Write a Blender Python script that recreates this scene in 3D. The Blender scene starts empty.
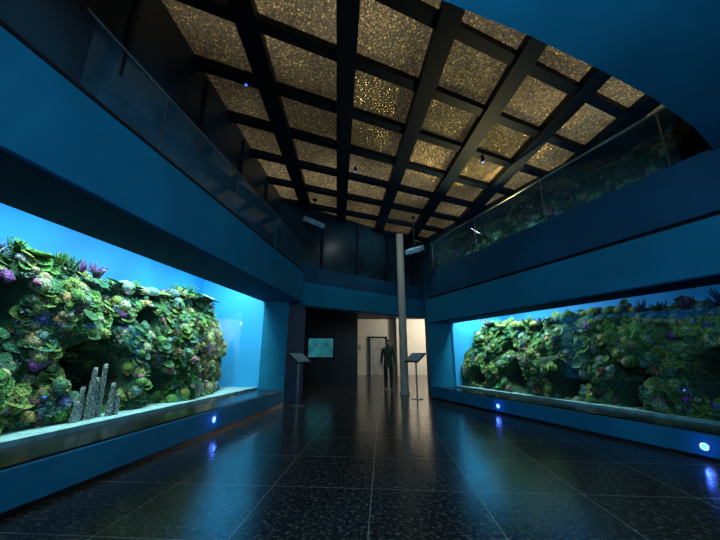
import bpy, math, random
from mathutils import Vector, Matrix, noise
scene=bpy.context.scene
scene.view_settings.view_transform='Standard'
# ---------------------------------------------------------------- helpers
def link(o): scene.collection.objects.link(o); return o
def mesh_obj(name,verts,faces,mat=None,smooth=False,parent=None,cols=None,mats=None,midx=None):
    me=bpy.data.meshes.new(name); me.from_pydata([tuple(v) for v in verts],[],faces); me.update()
    if mats:
        for m in mats: me.materials.append(m)
    elif mat: me.materials.append(mat)
    if midx: me.polygons.foreach_set('material_index',midx)
    if smooth: me.polygons.foreach_set('use_smooth',[True]*len(me.polygons))
    if cols:
        a=me.color_attributes.new('Col','FLOAT_COLOR','POINT')
        flat=[]
        for c in cols: flat+= [c[0],c[1],c[2],1.0]
        a.data.foreach_set('color',flat)
    o=link(bpy.data.objects.new(name,me))
    if parent: o.parent=parent
    return o
def empty(name):
    e=bpy.data.objects.new(name,None); e.empty_display_size=.1; return link(e)
def prism(poly,z0,z1):
    area=sum(poly[i][0]*poly[(i+1)%len(poly)][1]-poly[(i+1)%len(poly)][0]*poly[i][1] for i in range(len(poly)))
    if area<0: poly=poly[::-1]
    n=len(poly)
    v=[(x,y,z0) for x,y in poly]+[(x,y,z1) for x,y in poly]
    f=[tuple(range(n))[::-1],tuple(range(n,2*n))]+[(i,(i+1)%n,n+(i+1)%n,n+i) for i in range(n)]
    return v,f
def merge(parts):
    V=[];F=[];M=[]
    for p in parts:
        v,f=p[0],p[1]; m=p[2] if len(p)>2 else 0
        b=len(V); V+=list(v); F+=[tuple(i+b for i in q) for q in f]; M+=[m]*len(f)
    return V,F,M
def prism_obj(name,poly,z0,z1,mat,parent=None,bevel=0):
    v,f=prism(poly,z0,z1); o=mesh_obj(name,v,f,mat,parent=parent)
    if bevel:
        b=o.modifiers.new('b','BEVEL'); b.width=bevel; b.segments=2
    return o
def box(c,s,rot=None):
    v=[]
    for dx in(-.5,.5):
        for dy in(-.5,.5):
            for dz in(-.5,.5):
                p=Vector((dx*s[0],dy*s[1],dz*s[2]))
                if rot: p=rot@p
                v.append(Vector(c)+p)
    f=[(0,1,3,2),(4,6,7,5),(0,4,5,1),(2,3,7,6),(0,2,6,4),(1,5,7,3)]
    return v,f
def tube(p0,p1,r0,r1=None,n=16,caps=True):
    r1=r0 if r1 is None else r1
    p0=Vector(p0);p1=Vector(p1);d=(p1-p0).normalized()
    a=d.orthogonal().normalized(); b=d.cross(a)
    v=[];f=[]
    for p,r in((p0,r0),(p1,r1)):
        for i in range(n):
            t=2*math.pi*i/n; v.append(p+(a*math.cos(t)+b*math.sin(t))*r)
    for i in range(n): f.append((i,(i+1)%n,n+(i+1)%n,n+i))
    if caps: f+= [tuple(range(n))[::-1],tuple(range(n,2*n))]
    return v,f
# ---------------------------------------------------------------- materials
def newmat(name):
    m=bpy.data.materials.new(name); m.use_nodes=True
    nt=m.node_tree; return m,nt,nt.nodes['Principled BSDF']
def N(nt,t,**k):
    n=nt.nodes.new(t)
    for a,b in k.items(): setattr(n,a,b)
    return n
def paint(name,col,rough=.5,var=.25,scale=3,bump=.05,metal=0,spec=.5,emit=0):
    m,nt,b=newmat(name)
    tc=N(nt,'ShaderNodeTexCoord'); no=N(nt,'ShaderNodeTexNoise'); no.inputs['Scale'].default_value=scale; no.inputs['Detail'].default_value=6
    nt.links.new(tc.outputs['Object'],no.inputs['Vector'])
    r=N(nt,'ShaderNodeValToRGB')
    r.color_ramp.elements[0].position=.3; r.color_ramp.elements[1].position=.7
    r.color_ramp.elements[0].color=tuple(c*(1-var) for c in col)+(1,)
    r.color_ramp.elements[1].color=tuple(min(1,c*(1+var)) for c in col)+(1,)
    nt.links.new(no.outputs['Fac'],r.inputs['Fac']); nt.links.new(r.outputs['Color'],b.inputs['Base Color'])
    b.inputs['Roughness'].default_value=rough; b.inputs['Metallic'].default_value=metal
    b.inputs['Specular IOR Level'].default_value=spec
    if emit:
        nt.links.new(r.outputs['Color'],b.inputs['Emission Color']); b.inputs['Emission Strength'].default_value=emit
    if bump:
        n2=N(nt,'ShaderNodeTexNoise'); n2.inputs['Scale'].default_value=90; nt.links.new(tc.outputs['Object'],n2.inputs['Vector'])
        bp=N(nt,'ShaderNodeBump'); bp.inputs['Strength'].default_value=bump; bp.inputs['Distance'].default_value=.01
        nt.links.new(n2.outputs['Fac'],bp.inputs['Height']); nt.links.new(bp.outputs['Normal'],b.inputs['Normal'])
    return m
def emis(name,col,s):
    m,nt,b=newmat(name); b.inputs['Base Color'].default_value=col+(1,)
    b.inputs['Emission Color'].default_value=col+(1,); b.inputs['Emission Strength'].default_value=s; return m
BLUE=paint('blue_wall_paint',(.010,.22,.40),.65,.18,1.2,spec=.15)
BLUE_SHADE=paint('blue_shade_paint',(.002,.05,.15),.8,.14,1.2,spec=.05)  # darker copy of the wall blue, with shade painted in
BLUE_D=paint('dark_blue_paint',(.008,.085,.18),.6,.2,1.2,spec=.2)
NAVY=paint('navy_beam_paint',(.004,.014,.030),.6,.2,2,spec=.25)
BLACK=paint('black_paint',(.006,.007,.009),.4,.3,3)
DGLASS=paint('dark_glass_panel',(.012,.048,.075),.3,.8,.9,bump=0,spec=.25)
WHITE=paint('white_plaster',(.66,.63,.56),.7,.06,2)
STEEL=paint('brushed_steel',(.45,.47,.5),.3,.1,8,metal=1,bump=.02)
SAND=paint('pale_sand',(.32,.54,.56),.9,.3,9,bump=.6)
WATERB=paint('blue_tank_backdrop',(.004,.20,.58),.7,.25,.9,bump=0,emit=.16)  # faint glow put into the backdrop to stand for lit water
WATERE=paint('pale_blue_tank_end',(.02,.32,.66),.7,.1,.7,bump=0,emit=.12)  # end wall also glows faintly to brighten the water
SILL=paint('dark_polished_sill',(.02,.016,.016),.2,.5,6,bump=0)
# floor
m,nt,b=newmat('black_granite_tiles'); FLOOR=m
tc=N(nt,'ShaderNodeTexCoord'); mp=N(nt,'ShaderNodeMapping'); mp.inputs['Rotation'].default_value=(0,0,math.radians(4)); mp.inputs['Location'].default_value=(.12,.35,0)
nt.links.new(tc.outputs['Object'],mp.inputs['Vector'])
br=N(nt,'ShaderNodeTexBrick'); br.offset=0; br.inputs['Scale'].default_value=1.0
br.inputs['Mortar Size'].default_value=.005; br.inputs['Mortar Smooth'].default_value=.2
br.inputs['Brick Width'].default_value=.9; br.inputs['Row Height'].default_value=.9
br.inputs['Color1'].default_value=(.018,.015,.013,1); br.inputs['Color2'].default_value=(.034,.029,.025,1); br.inputs['Mortar'].default_value=(.24,.22,.20,1)
nt.links.new(mp.outputs['Vector'],br.inputs['Vector'])
sp=N(nt,'ShaderNodeTexNoise'); sp.inputs['Scale'].default_value=26; sp.inputs['Detail'].default_value=9; sp.inputs['Roughness'].default_value=.75; nt.links.new(tc.outputs['Object'],sp.inputs['Vector'])
sr=N(nt,'ShaderNodeValToRGB'); sr.color_ramp.elements[0].position=.5; sr.color_ramp.elements[0].color=(0,0,0,1); sr.color_ramp.elements[1].position=.74; sr.color_ramp.elements[1].color=(.32,.27,.22,1)
nt.links.new(sp.outputs['Fac'],sr.inputs['Fac'])
mx=N(nt,'ShaderNodeMix',data_type='RGBA',blend_type='ADD'); mx.inputs[0].default_value=1
nt.links.new(br.outputs['Color'],mx.inputs[6]); nt.links.new(sr.outputs['Color'],mx.inputs[7]); nt.links.new(mx.outputs[2],b.inputs['Base Color'])
n3=N(nt,'ShaderNodeTexNoise'); n3.inputs['Scale'].default_value=9; n3.inputs['Detail'].default_value=8; n3.inputs['Roughness'].default_value=.7; nt.links.new(tc.outputs['Object'],n3.inputs['Vector'])
mr=N(nt,'ShaderNodeMapRange'); mr.inputs['From Min'].default_value=.3; mr.inputs['From Max'].default_value=.7; mr.inputs['To Min'].default_value=.05; mr.inputs['To Max'].default_value=.27
nt.links.new(n3.outputs['Fac'],mr.inputs['Value']); nt.links.new(mr.outputs['Result'],b.inputs['Roughness'])
b.inputs['Specular IOR Level'].default_value=.7
bp=N(nt,'ShaderNodeBump'); bp.inputs['Strength'].default_value=.25; bp.inputs['Distance'].default_value=.01
nt.links.new(n3.outputs['Fac'],bp.inputs['Height']); nt.links.new(bp.outputs['Normal'],b.inputs['Normal'])
# gold rippled ceiling glass, glints and bright areas painted into the emission
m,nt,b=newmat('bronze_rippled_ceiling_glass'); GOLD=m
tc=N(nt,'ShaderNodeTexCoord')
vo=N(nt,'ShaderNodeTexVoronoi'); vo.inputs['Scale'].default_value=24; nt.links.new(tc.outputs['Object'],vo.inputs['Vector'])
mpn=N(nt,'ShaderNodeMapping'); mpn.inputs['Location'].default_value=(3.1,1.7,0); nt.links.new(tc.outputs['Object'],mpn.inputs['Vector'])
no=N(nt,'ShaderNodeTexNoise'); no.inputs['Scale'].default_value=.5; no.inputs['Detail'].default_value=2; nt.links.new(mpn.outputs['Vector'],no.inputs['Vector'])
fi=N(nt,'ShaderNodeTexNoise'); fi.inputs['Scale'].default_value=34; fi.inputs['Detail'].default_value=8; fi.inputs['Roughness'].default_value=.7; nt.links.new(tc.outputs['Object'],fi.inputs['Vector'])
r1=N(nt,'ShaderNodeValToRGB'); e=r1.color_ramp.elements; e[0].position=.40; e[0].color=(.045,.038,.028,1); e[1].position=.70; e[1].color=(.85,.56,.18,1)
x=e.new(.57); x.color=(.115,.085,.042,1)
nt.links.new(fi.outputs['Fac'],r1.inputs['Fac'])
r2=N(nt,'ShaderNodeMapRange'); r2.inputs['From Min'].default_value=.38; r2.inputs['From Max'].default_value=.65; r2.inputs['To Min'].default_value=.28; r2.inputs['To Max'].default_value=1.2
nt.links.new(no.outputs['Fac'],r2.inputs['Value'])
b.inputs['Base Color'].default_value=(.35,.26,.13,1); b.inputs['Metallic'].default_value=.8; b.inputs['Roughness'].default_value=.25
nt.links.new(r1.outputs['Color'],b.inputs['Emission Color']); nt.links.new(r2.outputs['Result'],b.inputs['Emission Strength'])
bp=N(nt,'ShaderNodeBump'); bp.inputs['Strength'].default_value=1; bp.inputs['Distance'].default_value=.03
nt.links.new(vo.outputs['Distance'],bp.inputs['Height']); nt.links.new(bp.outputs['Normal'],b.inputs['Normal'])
# glass
def glassmat(name,tint,refl,milk=0):
    m=bpy.data.materials.new(name); m.use_nodes=True; nt=m.node_tree; nt.nodes.clear()
    o_=N(nt,'ShaderNodeOutputMaterial'); mi=N(nt,'ShaderNodeMixShader'); tr=N(nt,'ShaderNodeBsdfTransparent'); gl=N(nt,'ShaderNodeBsdfGlossy')
    tr.inputs['Color'].default_value=tint+(1,); gl.inputs['Roughness'].default_value=.03; gl.inputs['Color'].default_value=(.7,.8,.9,1)
    lw=N(nt,'ShaderNodeLayerWeight'); lw.inputs['Blend'].default_value=.5
    pw=N(nt,'ShaderNodeMath',operation='POWER'); pw.inputs[1].default_value=4
    ma=N(nt,'ShaderNodeMath',operation='MULTIPLY_ADD'); ma.inputs[1].default_value=refl; ma.inputs[2].default_value=.025
    nt.links.new(lw.outputs['Facing'],pw.inputs[0]); nt.links.new(pw.outputs[0],ma.inputs[0]); nt.links.new(ma.outputs[0],mi.inputs[0])
    src=tr.outputs[0]
    if milk:  # uneven pale blue diffuse stands in for reflected streaks on the pane
        di=N(nt,'ShaderNodeBsdfDiffuse'); di.inputs['Color'].default_value=(.12,.34,.48,1); m2=N(nt,'ShaderNodeMixShader')
        tc=N(nt,'ShaderNodeTexCoord'); no=N(nt,'ShaderNodeTexNoise'); no.inputs['Scale'].default_value=2.5; no.inputs['Detail'].default_value=5; nt.links.new(tc.outputs['Object'],no.inputs['Vector'])
        mm=N(nt,'ShaderNodeMath',operation='MULTIPLY'); mm.inputs[1].default_value=milk*2; nt.links.new(no.outputs['Fac'],mm.inputs[0])
        nt.links.new(mm.outputs[0],m2.inputs[0]); nt.links.new(tr.outputs[0],m2.inputs[1]); nt.links.new(di.outputs[0],m2.inputs[2]); src=m2.outputs[0]
    nt.links.new(src,mi.inputs[1]); nt.links.new(gl.outputs[0],mi.inputs[2]); nt.links.new(mi.outputs[0],o_.inputs[0])
    return m
GLASS=glassmat('aquarium_glass',(.9,.98,1),.22)
BGLASS=glassmat('balustrade_glass',(.75,.88,.95),.9,.22)
BGLASS2=glassmat('clear_balustrade_glass',(.85,.92,.95),.5,.08)
# coral
m,nt,b=newmat('coral_surface'); CORAL=m
at=N(nt,'ShaderNodeAttribute'); at.attribute_name='Col'
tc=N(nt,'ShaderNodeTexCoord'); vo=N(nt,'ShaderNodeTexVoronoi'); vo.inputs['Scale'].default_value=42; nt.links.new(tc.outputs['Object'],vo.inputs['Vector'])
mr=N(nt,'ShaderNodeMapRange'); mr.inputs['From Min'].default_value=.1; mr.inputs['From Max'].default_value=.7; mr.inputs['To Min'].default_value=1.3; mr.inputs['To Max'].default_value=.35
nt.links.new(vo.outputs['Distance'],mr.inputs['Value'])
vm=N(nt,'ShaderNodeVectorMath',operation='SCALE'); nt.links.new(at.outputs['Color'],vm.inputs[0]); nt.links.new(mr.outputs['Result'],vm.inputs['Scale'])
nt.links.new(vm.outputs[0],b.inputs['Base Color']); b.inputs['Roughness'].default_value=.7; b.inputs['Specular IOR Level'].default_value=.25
bp=N(nt,'ShaderNodeBump'); bp.inputs['Strength'].default_value=.6; bp.inputs['Distance'].default_value=.02; bp.invert=True
nt.links.new(vo.outputs['Distance'],bp.inputs['Height']); nt.links.new(bp.outputs['Normal'],b.inputs['Normal'])
LENS=emis('blue_led_lens',(.03,.14,1.0),7); RING=emis('pale_led_ring',(.45,.65,1.0),1.0)
# ---------------------------------------------------------------- plan
xl=lambda y,o=0:-2.97+.138*y+o
xr=lambda y,o=0:5.43-.368*y+o
def Lp(y0,y1,a,b): return [(xl(y0,a),y0),(xl(y1,a),y1),(xl(y1,b),y1),(xl(y0,b),y0)]
def Rp(y0,y1,a,b): return [(xr(y0,a),y0),(xr(y1,a),y1),(xr(y1,b),y1),(xr(y0,b),y0)]
# floor
prism_obj('floor',[(-9,-3),(9,-3),(9,21),(-9,21)],-.1,0,FLOOR)
# ---- left wall
wl=empty('wall_left')
prism_obj('plinth',Lp(-2.4,8.2,0,-.62),0,.33,BLUE,wl,.01)
prism_obj('plinth_kick',Lp(-2.4,8.2,.012,0),0,.045,BLACK,wl)
prism_obj('sill',Lp(-2.4,8.2,-.03,-.62),.33,.35,SILL,wl)
prism_obj('pier',[(xl(8.2),8.2),(xl(9.6),9.6),(xl(9.6,-2.4),9.6),(xl(8.2,-.60),8.2)],0,2.5,BLUE,wl,.008)
prism_obj('pier_return_shade',[(xl(8.25)+.01,8.25),(xl(9.62)+.01,9.62),(xl(9.62),9.62),(xl(8.25),8.25)],0,2.48,BLUE_SHADE,wl)  # thin dark sheet that paints the pier side as shaded
prism_obj('bulkhead',Lp(-2.4,8.35,.32,-.66),2.5,3.3,BLUE,wl,.012)
prism_obj('soffit',Lp(-2.4,8.34,.30,-.66),2.485,2.5,BLUE_SHADE,wl)  # thin panel carrying the painted shade of the bulkhead underside
prism_obj('bulkhead_cap',Lp(-2.4,8.35,.33,.1),3.3,3.33,BLACK,wl)
prism_obj('bulkhead_upper',Lp(-2.4,8.5,-.02,-.3),3.33,3.85,BLUE_D,wl)
xu=lambda y:-2.55+.05*y
prism_obj('gallery_glazing',[(xu(-2.4),-2.4),(xu(9),9),(xu(9)-.1,9),(xu(-2.4)-.1,-2.4)],3.33,5.5,DGLASS,wl)
parts=[]
for y in (1.2,2.6,4.0,5.4,6.8,8.2):
    parts.append(prism([(xu(y)+.03,y-.025),(xu(y)+.03,y+.025),(xu(y),y+.025),(xu(y),y-.025)],3.85,5.2))
v,f,_=merge(parts); mesh_obj('mullions',v,f,NAVY,parent=wl)
# left tank
tl=empty('aquarium_tank')
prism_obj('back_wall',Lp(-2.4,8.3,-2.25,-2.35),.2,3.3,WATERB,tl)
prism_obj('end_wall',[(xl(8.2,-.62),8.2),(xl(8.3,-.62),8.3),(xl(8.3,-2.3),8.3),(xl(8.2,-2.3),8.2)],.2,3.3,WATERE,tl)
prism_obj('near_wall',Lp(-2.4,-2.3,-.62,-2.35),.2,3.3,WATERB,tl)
prism_obj('tank_lid',Lp(-2.4,8.3,-.66,-2.35),3.3,3.4,BLACK,tl)
prism_obj('sand_bed',Lp(-2.4,8.25,-.64,-2.3),.2,.4,SAND,tl)
prism_obj('front_glass',Lp(-2.4,8.2,-.62,-.635),.35,2.52,GLASS,tl)
# ---- right wall
wr=empty('wall_right')
prism_obj('plinth',Rp(-1.5,9.4,0,.64),0,.28,BLUE,wr,.01)
prism_obj('plinth_kick',Rp(-1.5,9.4,-.012,0),0,.04,BLACK,wr)
prism_obj('sill',Rp(-1.5,9.4,.03,.64),.28,.30,SILL,wr)
prism_obj('pier',[(xr(9.4),9.4),(2.3,11.5),(4.6,11.5),(4.6,9.4)],0,3.5,BLUE,wr,.008)
prism_obj('bulkhead',Rp(-1.5,9.42,-.03,.7),2.05,2.72,BLUE,wr,.012)
prism_obj('soffit',Rp(-1.5,9.41,-.01,.7),2.035,2.05,BLUE_SHADE,wr)  # underside shade painted on, as on the left wall
prism_obj('shadow_gap',Rp(-1.5,9.42,.06,.7),2.72,2.78,BLACK,wr)
prism_obj('bulkhead_upper',Rp(-1.5,9.42,0.0,1.6),2.78,3.55,BLUE_D,wr,.012)
xg=lambda y:7.43-.453*y
prism_obj('gallery_glazing',[(xg(0),0),(xg(11.5),11.5),(xg(11.5)+.1,11.5),(xg(0)+.1,0)],3.4,5.5,DGLASS,wr)
tr_=empty('aquarium_tank.001')
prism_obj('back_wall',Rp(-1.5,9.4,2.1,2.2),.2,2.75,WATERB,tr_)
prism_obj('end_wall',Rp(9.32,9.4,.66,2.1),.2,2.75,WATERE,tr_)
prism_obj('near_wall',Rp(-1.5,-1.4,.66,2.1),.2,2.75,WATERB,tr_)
prism_obj('tank_lid',Rp(-1.5,9.4,.7,2.2),2.7,2.78,BLACK,tr_)
prism_obj('sand_bed',Rp(-1.5,9.4,.66,2.1),.2,.34,SAND,tr_)
prism_obj('front_glass',Rp(-1.5,9.4,.64,.655),.3,2.06,GLASS,tr_)
# ---- glass balustrades with rails
def balustrade(name,poly,z0,z1,rail,posts,mat):
    e=empty(name)
    prism_obj('glass',poly,z0,z1,mat,e)
    v,f,_=merge([tube(rail[0],rail[1],.02,n=12)]+[tube((x,y,z0),(x,y,z1+.02),.012,n=8) for x,y in posts]); mesh_obj('rail_and_posts',v,f,STEEL,parent=e)
balustrade('glass_balustrade',Lp(-2.3,8.3,.22,.205),3.33,4.15,((xl(-2.3,.21),-2.3,4.16),(xl(8.3,.21),8.3,4.16)),[(xl(y,.21),y) for y in (1.5,3.2,4.9,6.6,8.3)],BGLASS)
balustrade('glass_balustrade.001',Rp(3.7,9.3,.14,.155),3.55,4.45,((xr(3.7,.147),3.7,4.46),(xr(9.3,.147),9.3,4.46)),[(xr(y,.147),y) for y in (3.8,5.6,7.4,9.2)],BGLASS2)
# ---- far portal
wf=empty('wall_far')
A=Vector((-1.5,8.36));B=Vector((2.3,11.42)); d=(B-A).normalized(); nrm=Vector((-d.y,d.x))
def Fp(a,b,s0=0,s1=None):
    s1=(B-A).length if s1 is None else s1
    return [tuple(A+d*s0+nrm*a),tuple(A+d*s1+nrm*a),tuple(A+d*s1+nrm*b),tuple(A+d*s0+nrm*b)]
prism_obj('lintel',Fp(0,.35),2.42,3.04,BLUE,wf,.01)
prism_obj('lintel_cap',Fp(.02,.4,-.3,5.2),3.04,3.5,BLUE_D,wf)
prism_obj('upper_glazing',Fp(.12,.3,-1.2,6.2),3.5,5.5,DGLASS,wf)
parts=[prism(Fp(.08,.12,s-.03,s+.03),3.5,5.2) for s in (.6,1.9,3.2,4.4)]
v,f,_=merge(parts); mesh_obj('mullions',v,f,NAVY,parent=wf)
# near overhanging gallery with curved front
cur=[(-3.2,.75),(-1.6,1.05),(-.4,1.33),(.55,1.64),(1.3,1.9),(2.05,2.2),(2.8,2.52),(3.55,2.9),(4.2,3.3),(4.9,3.8)]
prism_obj('ceiling_gallery_overhang',[(-3.2,-2.4)]+cur+[(6.2,3.8),(6.2,-2.4)],3.5,4.3,BLUE)
prism_obj('wall_back',[(-7,-2.6),(8,-2.6),(8,-2.4),(-7,-2.4)],0,5.6,BLUE_D)
# ---- ceiling grid
ce=empty('ceiling')
ZB=5.15
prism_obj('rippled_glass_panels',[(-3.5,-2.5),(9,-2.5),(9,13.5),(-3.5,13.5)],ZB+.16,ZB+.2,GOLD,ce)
parts=[]
for k in range(-1,7):
    x0=-1.42+1.27*k
    def bx(y): return x0-.07*(y-3)*(1 if k>0 else .3)
    w=.14
    parts.append(prism([(bx(-2)-w,-2),(bx(13)-w,13),(bx(13)+w,13),(bx(-2)+w,-2)],ZB,ZB+.17))
ta=math.tan(math.radians(24))
for k in range(-4,10):
    yc=3.72+1.05*k
    w=.09
    q=[(-3.4,yc-3.4*ta-w),(8.5,yc+8.5*ta-w),(8.5,yc+8.5*ta+w),(-3.4,yc-3.4*ta+w)]
    parts.append(prism(q,ZB+.05,ZB+.165))
v,f,_=merge(parts); mesh_obj('beam_grid',v,f,NAVY,parent=ce)
# ---- entrance hall beyond
wh=empty('wall_entrance_hall')
prism_obj('partition',[(-6,14),(-.1,14),(-.1,14.2),(-6,14.2)],0,3.6,BLACK,wh)
prism_obj('white_wall',[(-6,20),(9,20),(9,20.2),(-6,20.2)],0,3.6,WHITE,wh)
prism_obj('side_wall_a',[(-6,9.6),(-5.9,9.6),(-5.9,20),(-6,20)],0,3.6,BLACK,wh)
prism_obj('side_wall_b',[(6,11.5),(6.1,11.5),(6.1,20),(6,20)],0,3.6,WHITE,wh)
prism_obj('pilaster',[(2.2,19.6),(2.5,19.6),(2.5,20),(2.2,20)],0,3.6,WHITE,wh)
v,f,_=merge([box((-.2,19.97,1.6),(.5,.03,.35)),box((1.9,19.97,1.55),(.25,.03,.35))]); mesh_obj('notice_boards',v,f,paint('notice_paper',(.3,.34,.3),.6,.5,9,bump=0),parent=wh)
prism_obj('ceiling_entrance_hall',[(-6,9.3),(-.6,9.7),(2.3,11.9),(6.1,11.9),(6.1,20.2),(-6,20.2)],3.3,3.4,NAVY)
dr=empty('door_1')
v,f,_=merge([box((1.1,19.97,1.05),(.95,.05,2.1)),]); mesh_obj('leaf',v,f,paint('grey_door_paint',(.35,.36,.36),.4),parent=dr)
v,f,_=merge([box((.58,19.95,1.1),(.08,.09,2.2)),box((1.62,19.95,1.1),(.08,.09,2.2)),box((1.1,19.95,2.2),(1.12,.09,.08))]); mesh_obj('frame',v,f,NAVY,parent=dr)
v,f,_=merge([tube((1.45,19.93,1.0),(1.45,19.86,1.0),.015),tube((1.47,19.86,1.0),(1.34,19.86,1.0),.012)]); mesh_obj('handle',v,f,STEEL,parent=dr)
ft=empty('wall_aquarium_window')
v,f=box((-1.66,13.97,1.45),(1.06,.04,.78)); mesh_obj('lit_water',v,f,paint('teal_lit_water',(.015,.12,.14),.3,.5,3,bump=0,emit=.9),parent=ft)
v,f,_=merge([box((-1.66,13.95,1.03),(1.2,.1,.07)),box((-1.66,13.95,1.87),(1.2,.1,.07)),box((-2.22,13.95,1.45),(.07,.1,.8)),box((-1.10,13.95,1.45),(.07,.1,.8))]); mesh_obj('frame',v,f,NAVY,parent=ft)
# column
v,f,m_=merge([tube((1.36,10.33,0),(1.36,10.33,5.15),.125,n=32),tube((1.36,10.33,0),(1.36,10.33,.08),.15,n=32),tube((1.36,10.33,3.02),(1.36,10.33,3.08),.14,n=32)])
mesh_obj('white_round_column',v,f,WHITE)
# ---- info stands
def stand(name,x,y,yaw):
    e=empty(name)
    R=Matrix.Rotation(yaw,3,'Z')
    p=[tube((0,0,0),(0,0,.015),.16,n=32),tube((0,0,.015),(0,0,1.0),.02,n=16),tube((0,0,.94),(0,-.04,1.05),.03,n=12)]
    v,f,_=merge(p); v=[R@Vector(q)+Vector((x,y,0)) for q in v]; mesh_obj('pedestal',v,f,STEEL,parent=e)
    T=Matrix.Rotation(math.radians(35),3,'X')
    v,f=box((0,-.03,1.08),(.55,.4,.03),T); v=[R@q+Vector((x,y,0)) for q in v]; mesh_obj('panel_frame',v,f,BLACK,parent=e)
    off=T@Vector((0,0,.018))
    v,f=box(Vector((0,-.03,1.08))+off,(.49,.34,.006),T); v=[R@q+Vector((x,y,0)) for q in v]; mesh_obj('panel_face',v,f,paint(name+'_print',(.45,.6,.7),.3,.4,14,bump=0),parent=e)
stand('information_stand',-1.48,8.05,math.radians(62))
stand('information_stand.001',1.56,9.3,math.radians(-55))
# ---- plinth lamps
def plinth_lamp(name,x,y,z,n):
    e=empty(name); n=Vector(n).normalized(); p=Vector((x,y,z))
    v,f=tube(p+n*.001,p+n*.012,.05,n=28); mesh_obj('bezel',v,f,STEEL,parent=e)
    v,f=tube(p+n*.012,p+n*.016,.042,n=28); mesh_obj('ring',v,f,RING,parent=e)
    v,f=tube(p+n*.016,p+n*.026,.026,.018,n=28); mesh_obj('lens',v,f,LENS,parent=e)
    L=bpy.data.lights.new('led','POINT'); L.energy=.5; L.color=(.05,.15,1); L.shadow_soft_size=.012
    o=link(bpy.data.objects.new('led_light',L)); o.location=p+n*.06; o.parent=e
nl=(1,-.138,0); nr=(-1,-.368,0)
plinth_lamp('plinth_led_lamp',xl(5.3),5.3,.2,nl)
plinth_lamp('plinth_led_lamp.001',xr(7.05),7.05,.14,nr)
plinth_lamp('plinth_led_lamp.002',xr(4.05),4.05,.14,nr)
# ---- hanging projectors
def projector(name,p,yaw,zt):
    e=empty(name); p=Vector(p); R=Matrix.Rotation(yaw,3,'Z')@Matrix.Rotation(.5,3,'X')
    v,f,_=merge([box(p,(.46,.34,.12),R),box(p+R@Vector((.23,.0,0)),(.02,.28,.1),R),tube(p+R@Vector((0,-.17,0)),p+R@Vector((0,-.24,0)),.05,.065)])
    mesh_obj('housing',v,f,paint(name+'_housing',(.25,.5,.65),.4,emit=.03),parent=e)  # faint glow put into the housing to lighten it
    v,f,_=merge([tube(p,(p.x,p.y,zt),.012,n=10),box((p.x,p.y,zt-.01),(.12,.12,.02))]); mesh_obj('rod',v,f,NAVY,parent=e)
projector('hanging_projector',(-1.2,7.75,4.5),.9,5.15)
projector('hanging_projector.001',(1.6,8.9,4.12),-.7,5.16)
for i,(x,y) in enumerate([(2.6,5.95),(-1.72,3.95),(-.1,6.3)]):
    e=empty('ceiling_led_spot' if i==0 else 'ceiling_led_spot.%03d'%i)
    v,f=tube((x,y,5.19),(x,y,5.09),.03,.035); mesh_obj('can',v,f,BLACK,parent=e)
    v,f=tube((x,y,5.09),(x,y,5.085),.02); mesh_obj('lens',v,f,emis('spot_lens_%d'%i,(.05,.12,1),(6,3,1.5)[i]),parent=e)
# ---------------------------------------------------------------- reefs
def dome(r,h,rnd,k=.12):
    V=[];F=[];n=12;m=5; ph=rnd.random()*9
    for j in range(m):
        a=math.pi/2*(j/m)-.25
        for i in range(n):
            t=2*math.pi*i/n; rr=r*math.cos(a)*(1+k*math.sin(3*t+ph+j))
            V.append((rr*math.cos(t),rr*math.sin(t),h*math.sin(a)))
    V.append((0,0,h)); 
    for j in range(m-1):
        for i in range(n): F.append((j*n+i,j*n+(i+1)%n,(j+1)*n+(i+1)%n,(j+1)*n+i))
    for i in range(n): F.append(((m-1)*n+i,(m-1)*n+(i+1)%n,m*n))
    return V,F
def plate(r,rnd):
    V=[(0,0,0)];F=[];n=16; k=rnd.choice((2,3,4)); ph=rnd.random()*6; cup=rnd.uniform(-.15,.35)
    for j in range(1,4):
        q=j/3
        for i in range(n):
            t=2*math.pi*i/n; rr=r*q*(1+.10*q*math.sin(k*t+ph))
            V.append((rr*math.cos(t),rr*math.sin(t),r*(cup*q*q+.06*q*q*math.sin((k+2)*t+ph)+.06)))
    for i in range(n): F.append((0,1+i,1+(i+1)%n))
    for j in range(2):
        b=1+j*n
        for i in range(n): F.append((b+i,b+n+i,b+n+(i+1)%n,b+(i+1)%n))
    return V,F
def fingers(r,rnd,cnt,thick,spread=.8):
    V=[];F=[]
    for _ in range(cnt):
        a=rnd.random()*6.28; s=rnd.random()*spread; dr=Vector((math.cos(a)*s,math.sin(a)*s,1)).normalized()
        L=r*rnd.uniform(.7,1.3); th=thick*r*rnd.uniform(.8,1.2); b=len(V); base=Vector((math.cos(a),math.sin(a),0))*r*.3*s
        u=dr.orthogonal().normalized(); w=dr.cross(u)
        for q,rr in((0,1),(.5,.9),(.9,.8),(1.0,.35)):
            for i in range(5):
                t=6.283*i/5; V.append(tuple(base+dr*L*q+(u*math.cos(t)+w*math.sin(t))*th*rr))
        for j in range(3):
            for i in range(5): F.append((b+j*5+i,b+j*5+(i+1)%5,b+(j+1)*5+(i+1)%5,b+(j+1)*5+i))
        F.append(tuple(b+15+i for i in range(5)))
    return V,F
GREENS=[(.12,.36,.07),(.18,.42,.10),(.08,.28,.10),(.28,.46,.10),(.10,.34,.20),(.38,.48,.12),(.05,.20,.10)]
PALE=[(.50,.58,.24),(.58,.60,.38),(.36,.52,.40),(.62,.58,.20),(.28,.52,.48),(.66,.54,.30)]
ACC=[(.42,.14,.50),(.66,.26,.38),(.70,.38,.17),(.20,.22,.58),(.66,.60,.58),(.72,.54,.16),(.50,.17,.17),(.32,.20,.12)]
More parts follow.
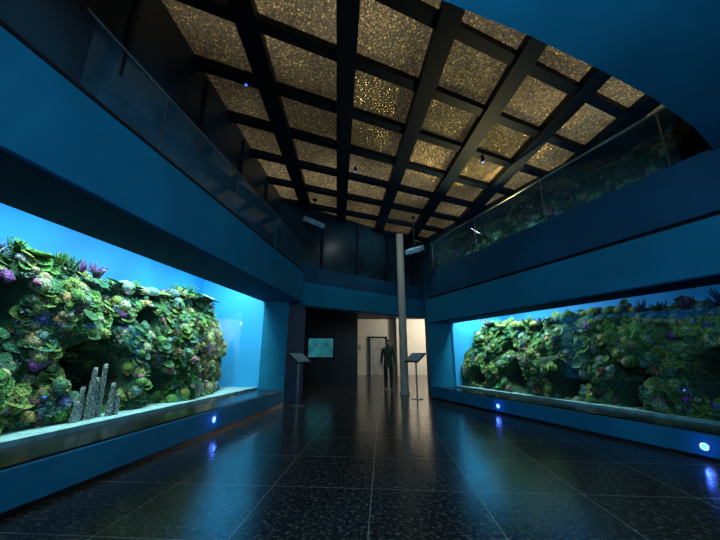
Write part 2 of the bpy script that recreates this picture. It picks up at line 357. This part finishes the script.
def reef(name,P,out,s0,s1,z0,topf,caves,seed,count,parent,dim=1.0,dbase=1.35,size=1.0,endround=True,pillars=(),dmin=.8):
    rnd=random.Random(seed); V=[];F=[];C=[]
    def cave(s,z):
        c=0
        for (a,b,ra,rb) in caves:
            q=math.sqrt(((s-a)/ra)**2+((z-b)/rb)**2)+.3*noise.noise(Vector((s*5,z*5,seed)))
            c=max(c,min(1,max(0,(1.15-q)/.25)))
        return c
    def D(s,z):
        tz=(z-z0)/(topf(s)-z0)
        dd=dbase-.28*(1-tz)+.35*max(0,tz)**3
        dd-=.30*noise.noise(Vector((s*.9,z*1.1,seed)))+.24*noise.noise(Vector((s*2.7,z*2.9,seed+5)))+.09*noise.noise(Vector((s*7,z*7,seed)))
        dd=max(dd,dmin)
        if endround:
            e=(s-(s1-.55))/.55
            if e>0: dd+=.7*e*e
        return dd+.8*cave(s,z)
    ns=int((s1-s0)/.06); nz=42
    for i in range(ns+1):
        s=s0+(s1-s0)*i/ns
        for j in range(nz+1):
            z=z0+(topf(s)-z0)*j/nz
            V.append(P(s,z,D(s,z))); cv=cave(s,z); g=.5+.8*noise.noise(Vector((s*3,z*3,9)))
            base=Vector((.06,.17,.08))*max(.35,g+.4); base=base*(1-cv*.98); C.append(tuple(base*dim))  # cave shade painted in: rock colour drops almost to black
    for i in range(ns):
        for j in range(nz):
            a=i*(nz+1)+j; F.append((a,a+nz+1,a+nz+2,a+1))
    for i in range(ns+1):
        s=s0+(s1-s0)*i/ns; V.append(P(s,topf(s)-.05,2.05)); C.append((.03*dim,.1*dim,.05*dim))
    b0=(ns+1)*(nz+1)
    for i in range(ns): F.append((i*(nz+1)+nz,(i+1)*(nz+1)+nz,b0+i+1,b0+i))
    def put(v,f,s,z,dd,nv,sc,col,spin):
        nv=nv.normalized(); u=nv.orthogonal().normalized(); w=nv.cross(u)
        ca,sa=math.cos(spin),math.sin(spin); u,w=u*ca+w*sa,w*ca-u*sa
        o=Vector(P(s,z,dd)); b=len(V); zm=max(q[2] for q in v) or 1
        for q in v:
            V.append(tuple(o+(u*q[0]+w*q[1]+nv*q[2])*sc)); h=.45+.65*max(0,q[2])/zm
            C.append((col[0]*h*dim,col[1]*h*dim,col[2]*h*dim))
        F.extend(tuple(i+b for i in q) for q in f)
    outv=Vector(out)
    for _ in range(count):
        s=rnd.uniform(s0+.03,s1-.05); tp=topf(s); z=z0+(tp-z0)*(rnd.random()**.85)
        if cave(s,z)>.05: continue
        reg=noise.noise(Vector((s*1.1,z*1.1,seed+2)))
        if noise.noise(Vector((s*3.3,z*3.3,seed+8)))<-.30: continue
        dd=D(s,z)+.02
        nv=outv+Vector((rnd.uniform(-.3,.3),rnd.uniform(-.4,.4),rnd.uniform(.2,1.0)))
        k=rnd.random(); r=rnd.uniform(.055,.145)*size
        G=GREENS[int((reg+.5)*6.9)%7] if rnd.random()<.6 else rnd.choice(GREENS)
        if k<.33:
            v,f=plate(1,rnd); col=G; sc=r*1.1
            put(v,f,s,z,dd-.02,nv,sc,col,rnd.random()*6)
            for q in range(rnd.randint(0,2)):
                v,f=plate(.8,rnd); put(v,f,s+rnd.uniform(-.06,.06),z+.05*(q+1),dd-.03,nv+Vector((0,0,.3)),sc*.9,tuple(c*1.15 for c in col),rnd.random()*6)
        elif k<.66:
            v,f=dome(1,.85,rnd,.04); put(v,f,s,z,dd-.01,nv,r*rnd.uniform(.5,1.0),rnd.choice(PALE+GREENS+PALE[:2]),0)
        elif k<.80:
            v,f=fingers(1,rnd,rnd.randint(8,14),.15); put(v,f,s,z,dd,nv,r*.9,rnd.choice(GREENS+PALE),0)
        elif k<.90:
            v,f=fingers(1,rnd,16,.07,1.3); put(v,f,s,z,dd,nv,r*1.0,rnd.choice(ACC+PALE),0)
        else:
            v,f=dome(1,.6,rnd,.2); put(v,f,s,z,dd-.02,nv,r*.75,rnd.choice(ACC),0)
    n=int((s1-s0)*7)
    for i in range(n):
        s=s0+(s1-s0-.4)*(i+rnd.random())/n; tp=topf(s)
        k=rnd.random(); up=outv*.25+Vector((rnd.uniform(-.2,.2),rnd.uniform(-.2,.2),1))
        if k<.40: v,f=fingers(1,rnd,14,.06,.9); put(v,f,s,tp-.05,dbase+.2,up,rnd.uniform(.1,.2),rnd.choice(ACC[:1]+ACC[3:4]+GREENS[:3]),0)
        elif k<.75: v,f=dome(1,.9,rnd); put(v,f,s,tp-.06,dbase+.2,up,rnd.uniform(.08,.15),rnd.choice(PALE+GREENS),0)
        else: v,f=plate(1,rnd); put(v,f,s,tp-.03,dbase+.15,up,rnd.uniform(.1,.17),rnd.choice(GREENS),0)
    for (s,z,dd,h,r) in pillars:
        b=len(V); segs=9; p=Vector(P(s,z,dd))
        for j in range(segs+1):
            for i in range(8):
                t=6.283*i/8; rr=r*(1-.45*j/segs)*(1+.12*(-1)**j)
                V.append((p.x+rr*math.cos(t),p.y+rr*math.sin(t),p.z+h*j/segs)); C.append((.42*dim,.48*dim,.48*dim))
        for j in range(segs):
            for i in range(8): F.append((b+j*8+i,b+j*8+(i+1)%8,b+(j+1)*8+(i+1)%8,b+(j+1)*8+i))
        F.append(tuple(b+segs*8+i for i in range(8)))
    return mesh_obj(name,V,F,CORAL,smooth=True,parent=parent,cols=C)
PL=lambda s,z,dd:(xl(s,-dd),s,z)
PR=lambda s,z,dd:(xr(s,dd),s,z)
pil=[]
rp=random.Random(3)
for k,h in enumerate((.25,.4,.62,.5,.66,.42,.28)): pil.append((4.0+.085*k,.38,.90+rp.uniform(-.05,.08),h,.042))
for k,h in enumerate((.22,.4,.34,.25)): pil.append((6.15+.1*k,.38,.92,h,.045))
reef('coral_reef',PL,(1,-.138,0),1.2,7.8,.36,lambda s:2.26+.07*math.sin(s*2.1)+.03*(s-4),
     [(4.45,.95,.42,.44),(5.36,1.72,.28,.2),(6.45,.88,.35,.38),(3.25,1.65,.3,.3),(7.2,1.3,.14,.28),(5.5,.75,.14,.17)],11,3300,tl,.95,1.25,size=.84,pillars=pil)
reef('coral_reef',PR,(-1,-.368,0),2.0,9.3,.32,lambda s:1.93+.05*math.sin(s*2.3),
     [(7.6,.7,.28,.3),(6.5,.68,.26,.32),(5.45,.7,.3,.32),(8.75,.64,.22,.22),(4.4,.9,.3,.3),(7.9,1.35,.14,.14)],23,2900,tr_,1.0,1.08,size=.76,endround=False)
PU=lambda s,z,dd:(xg(s)-.35+dd-1.35,s,z)
reef('reef_reflection_relief',PU,(-1,-.45,0),4.3,9.9,3.4,lambda s:4.75+.1*math.sin(s*2),[],31,800,wr,.5,1.3,size=1.0,endround=False)  # dimmed relief added in place of a reef reflection in the glass
# ---------------------------------------------------------------- person
SKIN=paint('skin',(.45,.26,.18),.5,.08,20,bump=0); JACK=paint('dark_green_jacket',(.035,.075,.048),.8,.3,25,bump=.3)
JEAN=paint('dark_trousers',(.025,.03,.04),.85,.3,25,bump=.2); HAIR=paint('dark_hair',(.012,.009,.008),.6,.3,60,bump=.4); SHOE=paint('black_shoe',(.01,.01,.01),.4)
def skinned(verts,edges,radii,root=0,sub=2):
    me=bpy.data.meshes.new('tmp'); me.from_pydata(verts,edges,[]); o=link(bpy.data.objects.new('tmp',me))
    s=o.modifiers.new('s','SKIN'); s.use_smooth_shade=True
    for i,r in enumerate(radii):
        rr=r if isinstance(r,tuple) else (r,r); me.skin_vertices[0].data[i].radius=rr; me.skin_vertices[0].data[i].use_root=(i==root)
    ss=o.modifiers.new('u','SUBSURF'); ss.levels=sub; ss.render_levels=sub
    dg=bpy.context.evaluated_depsgraph_get(); ev=o.evaluated_get(dg); m2=ev.to_mesh()
    V=[v.co.copy() for v in m2.vertices]; F=[tuple(p.vertices) for p in m2.polygons]; ev.to_mesh_clear()
    bpy.data.objects.remove(o); return V,F
def person(name,loc,yaw,H=1.72):
    v=[(0,0,.93),(0,0,1.08),(0,-.005,1.25),(0,.0,1.42),(0,0,1.49),(0,-.01,1.56)]
    r=[(.155,.115),(.145,.105),(.165,.12),(.15,.095),(.062,.06),(.055,.055)]
    e=[(0,1),(1,2),(2,3),(3,4),(4,5)]
    hands=[]
    for sx in(1,-1):
        b=len(v); st=.06 if sx>0 else -.03
        v+=[(sx*.1,0,.86),(sx*.105,-.01-st*.5,.48),(sx*.11,.02-st,.1),(sx*.11,-.02-st,.05),(sx*.13,-.14-st,.035)]
        r+=[.092,.066,.05,.045,.036]; e+=[(0,b),(b,b+1),(b+1,b+2),(b+2,b+3),(b+3,b+4)]
        b=len(v)
        v+=[(sx*.185,0,1.41),(sx*.235,.02,1.13),(sx*.24,-.05,.89)]
        r+=[.066,.056,.042]; e+=[(3,b),(b,b+1),(b+1,b+2)]
        hands.append((sx,Vector((sx*.24,-.05,.89))))
    V,F=skinned(v,e,r)
    M=[]
    for f in F:
        c=sum((V[i] for i in f),Vector())/len(f)
        if c.z<.085: m=4
        elif c.z<.86 and abs(c.x)<.2: m=2
        elif c.z>1.50: m=0
        else: m=1
        M.append(m)
    def add(V2,F2,m):
        b=len(V); V.extend([Vector(q) for q in V2]); F.extend(tuple(i+b for i in q) for q in F2); M.extend([m]*len(F2))
    n=24
    for (z0,z1,rx,ry) in((.80,.92,.178,.138),):
        vv=[];ff=[]
        for z,k in((z0,1.0),(z1,.93)):
            for i in range(n): t=6.283*i/n; vv.append((rx*k*math.cos(t),ry*k*math.sin(t),z))
        for i in range(n): ff.append((i,(i+1)%n,n+(i+1)%n,n+i))
        add(vv,ff,1)
    vv=[];ff=[]
    for z,k in((1.47,1.25),(1.53,1.0)):
        for i in range(n): t=6.283*i/n; vv.append((.068*k*math.cos(t),.068*k*math.sin(t),z+(.012 if math.sin(t)>0 else 0)))
    for i in range(n): ff.append((i,(i+1)%n,n+(i+1)%n,n+i))
    add(vv,ff,1)
    for sx,w in hands:
        hv=[w+Vector((0,0,.02)),w+Vector((0,-.005,-.05)),w+Vector((0,-.012,-.09))]; V2,F2=skinned([tuple(q) for q in hv],[(0,1),(1,2)],[(.024,.028),(.016,.036),(.013,.036)]); add(V2,F2,0)
        for k,(oy,L) in enumerate(((-.033,.068),(-.012,.078),(.010,.073),(.029,.056))):
            p0=w+Vector((0,oy-.008,-.085)); p1=p0+Vector((-sx*.004,-.004,-L*.5)); p2=p1+Vector((-sx*.016,-.003,-L*.45))
            V2,F2=skinned([tuple(p0),tuple(p1),tuple(p2)],[(0,1),(1,2)],[.0095,.0088,.007],sub=1); add(V2,F2,0)
        p0=w+Vector((-sx*.004,-.03,-.035)); p1=p0+Vector((-sx*.01,-.03,-.03)); p2=p1+Vector((-sx*.006,-.008,-.03))
        V2,F2=skinned([tuple(p0),tuple(p1),tuple(p2)],[(0,1),(1,2)],[.013,.011,.008],sub=1); add(V2,F2,0)
    hc=Vector((0,-.012,1.625)); n=28; m=20; HV=[];HF=[];HM=[]
    for j in range(m+1):
        a=math.pi*j/m-math.pi/2
        for i in range(n):
            t=6.283185*i/n; x=math.cos(a)*math.cos(t); y=math.cos(a)*math.sin(t); z=math.sin(a)
            jaw=1-.28*max(0,-z)**1.3
            X=.076*x*jaw; Y=.096*y*(jaw if y<0 else 1-.2*max(0,-z)); Z=.118*z
            if y<0:
                if abs(x)<.25 and -.35<z<.12: Y-=.022*(1-abs(x)/.25)*max(0,(.12-z)/.4) if z>-.28 else .004
                if .0<z<.2 and .22<abs(x)<.6: Y+=.007
                if abs(x)<.35 and -.62<z<-.45: Y-=.005
            HV.append(hc+Vector((X,Y,Z)))
    for j in range(m):
        for i in range(n):
            HF.append((j*n+i,j*n+(i+1)%n,(j+1)*n+(i+1)%n,(j+1)*n+i)); HM.append(0)
    b=len(V); V.extend(HV); F.extend(tuple(i+b for i in q) for q in HF); M.extend(HM)
    vv=[];ff=[];idx={}
    for j in range(m+1):
        for i in range(n):
            p=HV[j*n+i]-hc
            if p.z>.062 or (p.y>-.01 and p.z>-.05): idx[(j,i)]=len(vv); vv.append(hc+p*1.1+Vector((0,.003,.004)))
    for j in range(m):
        for i in range(n):
            q=[(j,i),(j,(i+1)%n),(j+1,(i+1)%n),(j+1,i)]
            if all(k in idx for k in q): ff.append(tuple(idx[k] for k in q))
    add(vv,ff,3)
    for sx in(1,-1):
        V2,F2=dome(1,.5,random.Random(1),0); add([hc+Vector((sx*.074+q[2]*.02*sx,.0+q[0]*.016,-.004+q[1]*.03)) for q in V2],F2,0)
        add([hc+Vector((sx*.03+q[0]*.011,-.083-q[2]*.006,.012+q[1]*.006)) for q in V2],F2,3)
    V2,F2=dome(1,.5,random.Random(1),0); add([hc+Vector((q[0]*.024,-.079-q[2]*.006,-.064+q[1]*.006)) for q in V2],F2,0)
    R=Matrix.Rotation(yaw,3,'Z'); zmin=min(p.z for p in V); k=H/1.74
    V=[R@Vector((p.x*k,p.y*k,(p.z-zmin)*k))+Vector(loc) for p in V]
    return mesh_obj(name,V,F,smooth=True,mats=[SKIN,JACK,JEAN,HAIR,SHOE],midx=M)
person('standing_man',(.98,11.6,0),math.radians(-8),1.66)
# ---------------------------------------------------------------- lights
def area(name,loc,target,sx,sy,en,col):
    L=bpy.data.lights.new(name,'AREA'); L.shape='RECTANGLE'; L.size=sx; L.size_y=sy; L.energy=en; L.color=col
    o=link(bpy.data.objects.new(name,L)); o.location=loc
    dv=(Vector(target)-Vector(loc)); o.rotation_euler=dv.to_track_quat('-Z','Y').to_euler(); return o
W=(.74,1.0,.92)
for i,y in enumerate((3.2,4.9,6.6)):
    area('tank_light_l%d'%i,(xl(y,-.8),y,3.2),(xl(y,-1.3),y,1.0),1.4,.3,(66,84,84)[i],W)
area('tank_light_end',(xl(7.6,-1.1),7.4,3.2),(xl(8,-1.4),8.2,1.2),.6,.4,24,(.7,1,1))
for i,y in enumerate((7.5,8.6)):
    area('tank_light_r%d'%i,(xr(y,.85),y,2.62),(xr(y,1.2),y+.2,.8),.9,.2,(50,52)[i],W)
area('tank_light_r_near',(xr(6.0,.85),6.0,2.62),(xr(6,1.2),6.0,.8),.9,.2,3,W)
area('room_fill',(.4,.3,3.4),(.6,5,1.6),2.2,1.2,78,(.42,.74,1.0))
area('room_fill_high',(.5,-1.2,2.4),(2.2,2.4,3.6),1.5,.6,40,(.38,.72,1.0))
def point(name,loc,en,col,r=.15):
    L=bpy.data.lights.new(name,'POINT'); L.energy=en; L.color=col; L.shadow_soft_size=r
    o=link(bpy.data.objects.new(name,L)); o.location=loc; return o
point('hall_lamp',(4.6,17.6,3.0),380,(1,.9,.72),.3)
point('hall_lamp_b',(4.4,13.4,3.1),60,(1,.92,.8),.2)
area('man_fill',(.9,10.75,3.2),(1.02,11.6,1.1),.3,.3,18,(1,.95,.85))  # fill added to lift the man and column out of silhouette
area('column_wash',(1.0,8.4,4.9),(1.36,10.33,2.5),.3,.3,8,(.85,1,.95))
point('gallery_lamp',(4.05,4.9,3.62),9,(.3,.8,1),.04)  # unseen lamps added behind the bulkhead lip to brighten the relief
point('relief_fill_b',(3.6,6.2,3.62),9,(.3,.8,1),.04)
point('relief_fill_c',(2.95,7.9,3.62),7,(.3,.8,1),.04)
L=bpy.data.lights.new('ceiling_sparkle_fill','SPOT'); L.energy=260; L.color=(1,.72,.28); L.spot_size=math.radians(95); L.spot_blend=.6; L.shadow_soft_size=.04  # unseen warm spot added to make the ceiling panels glitter
o=link(bpy.data.objects.new('ceiling_sparkle_fill',L)); o.location=(3.1,6.9,3.62); o.rotation_euler=(Vector((2.4,5.9,5.3))-Vector(o.location)).to_track_quat('-Z','Y').to_euler()
w=bpy.data.worlds.new('World'); scene.world=w; w.use_nodes=True
w.node_tree.nodes['Background'].inputs[0].default_value=(.02,.05,.08,1); w.node_tree.nodes['Background'].inputs[1].default_value=.3
# ---------------------------------------------------------------- camera
cd=bpy.data.cameras.new('Camera'); cam=link(bpy.data.objects.new('Camera',cd)); scene.camera=cam
cd.sensor_width=36; cd.lens=16; cd.clip_start=.05
cam.location=(0,0,1.15); cam.rotation_euler=(math.radians(90+14.88),0,0)
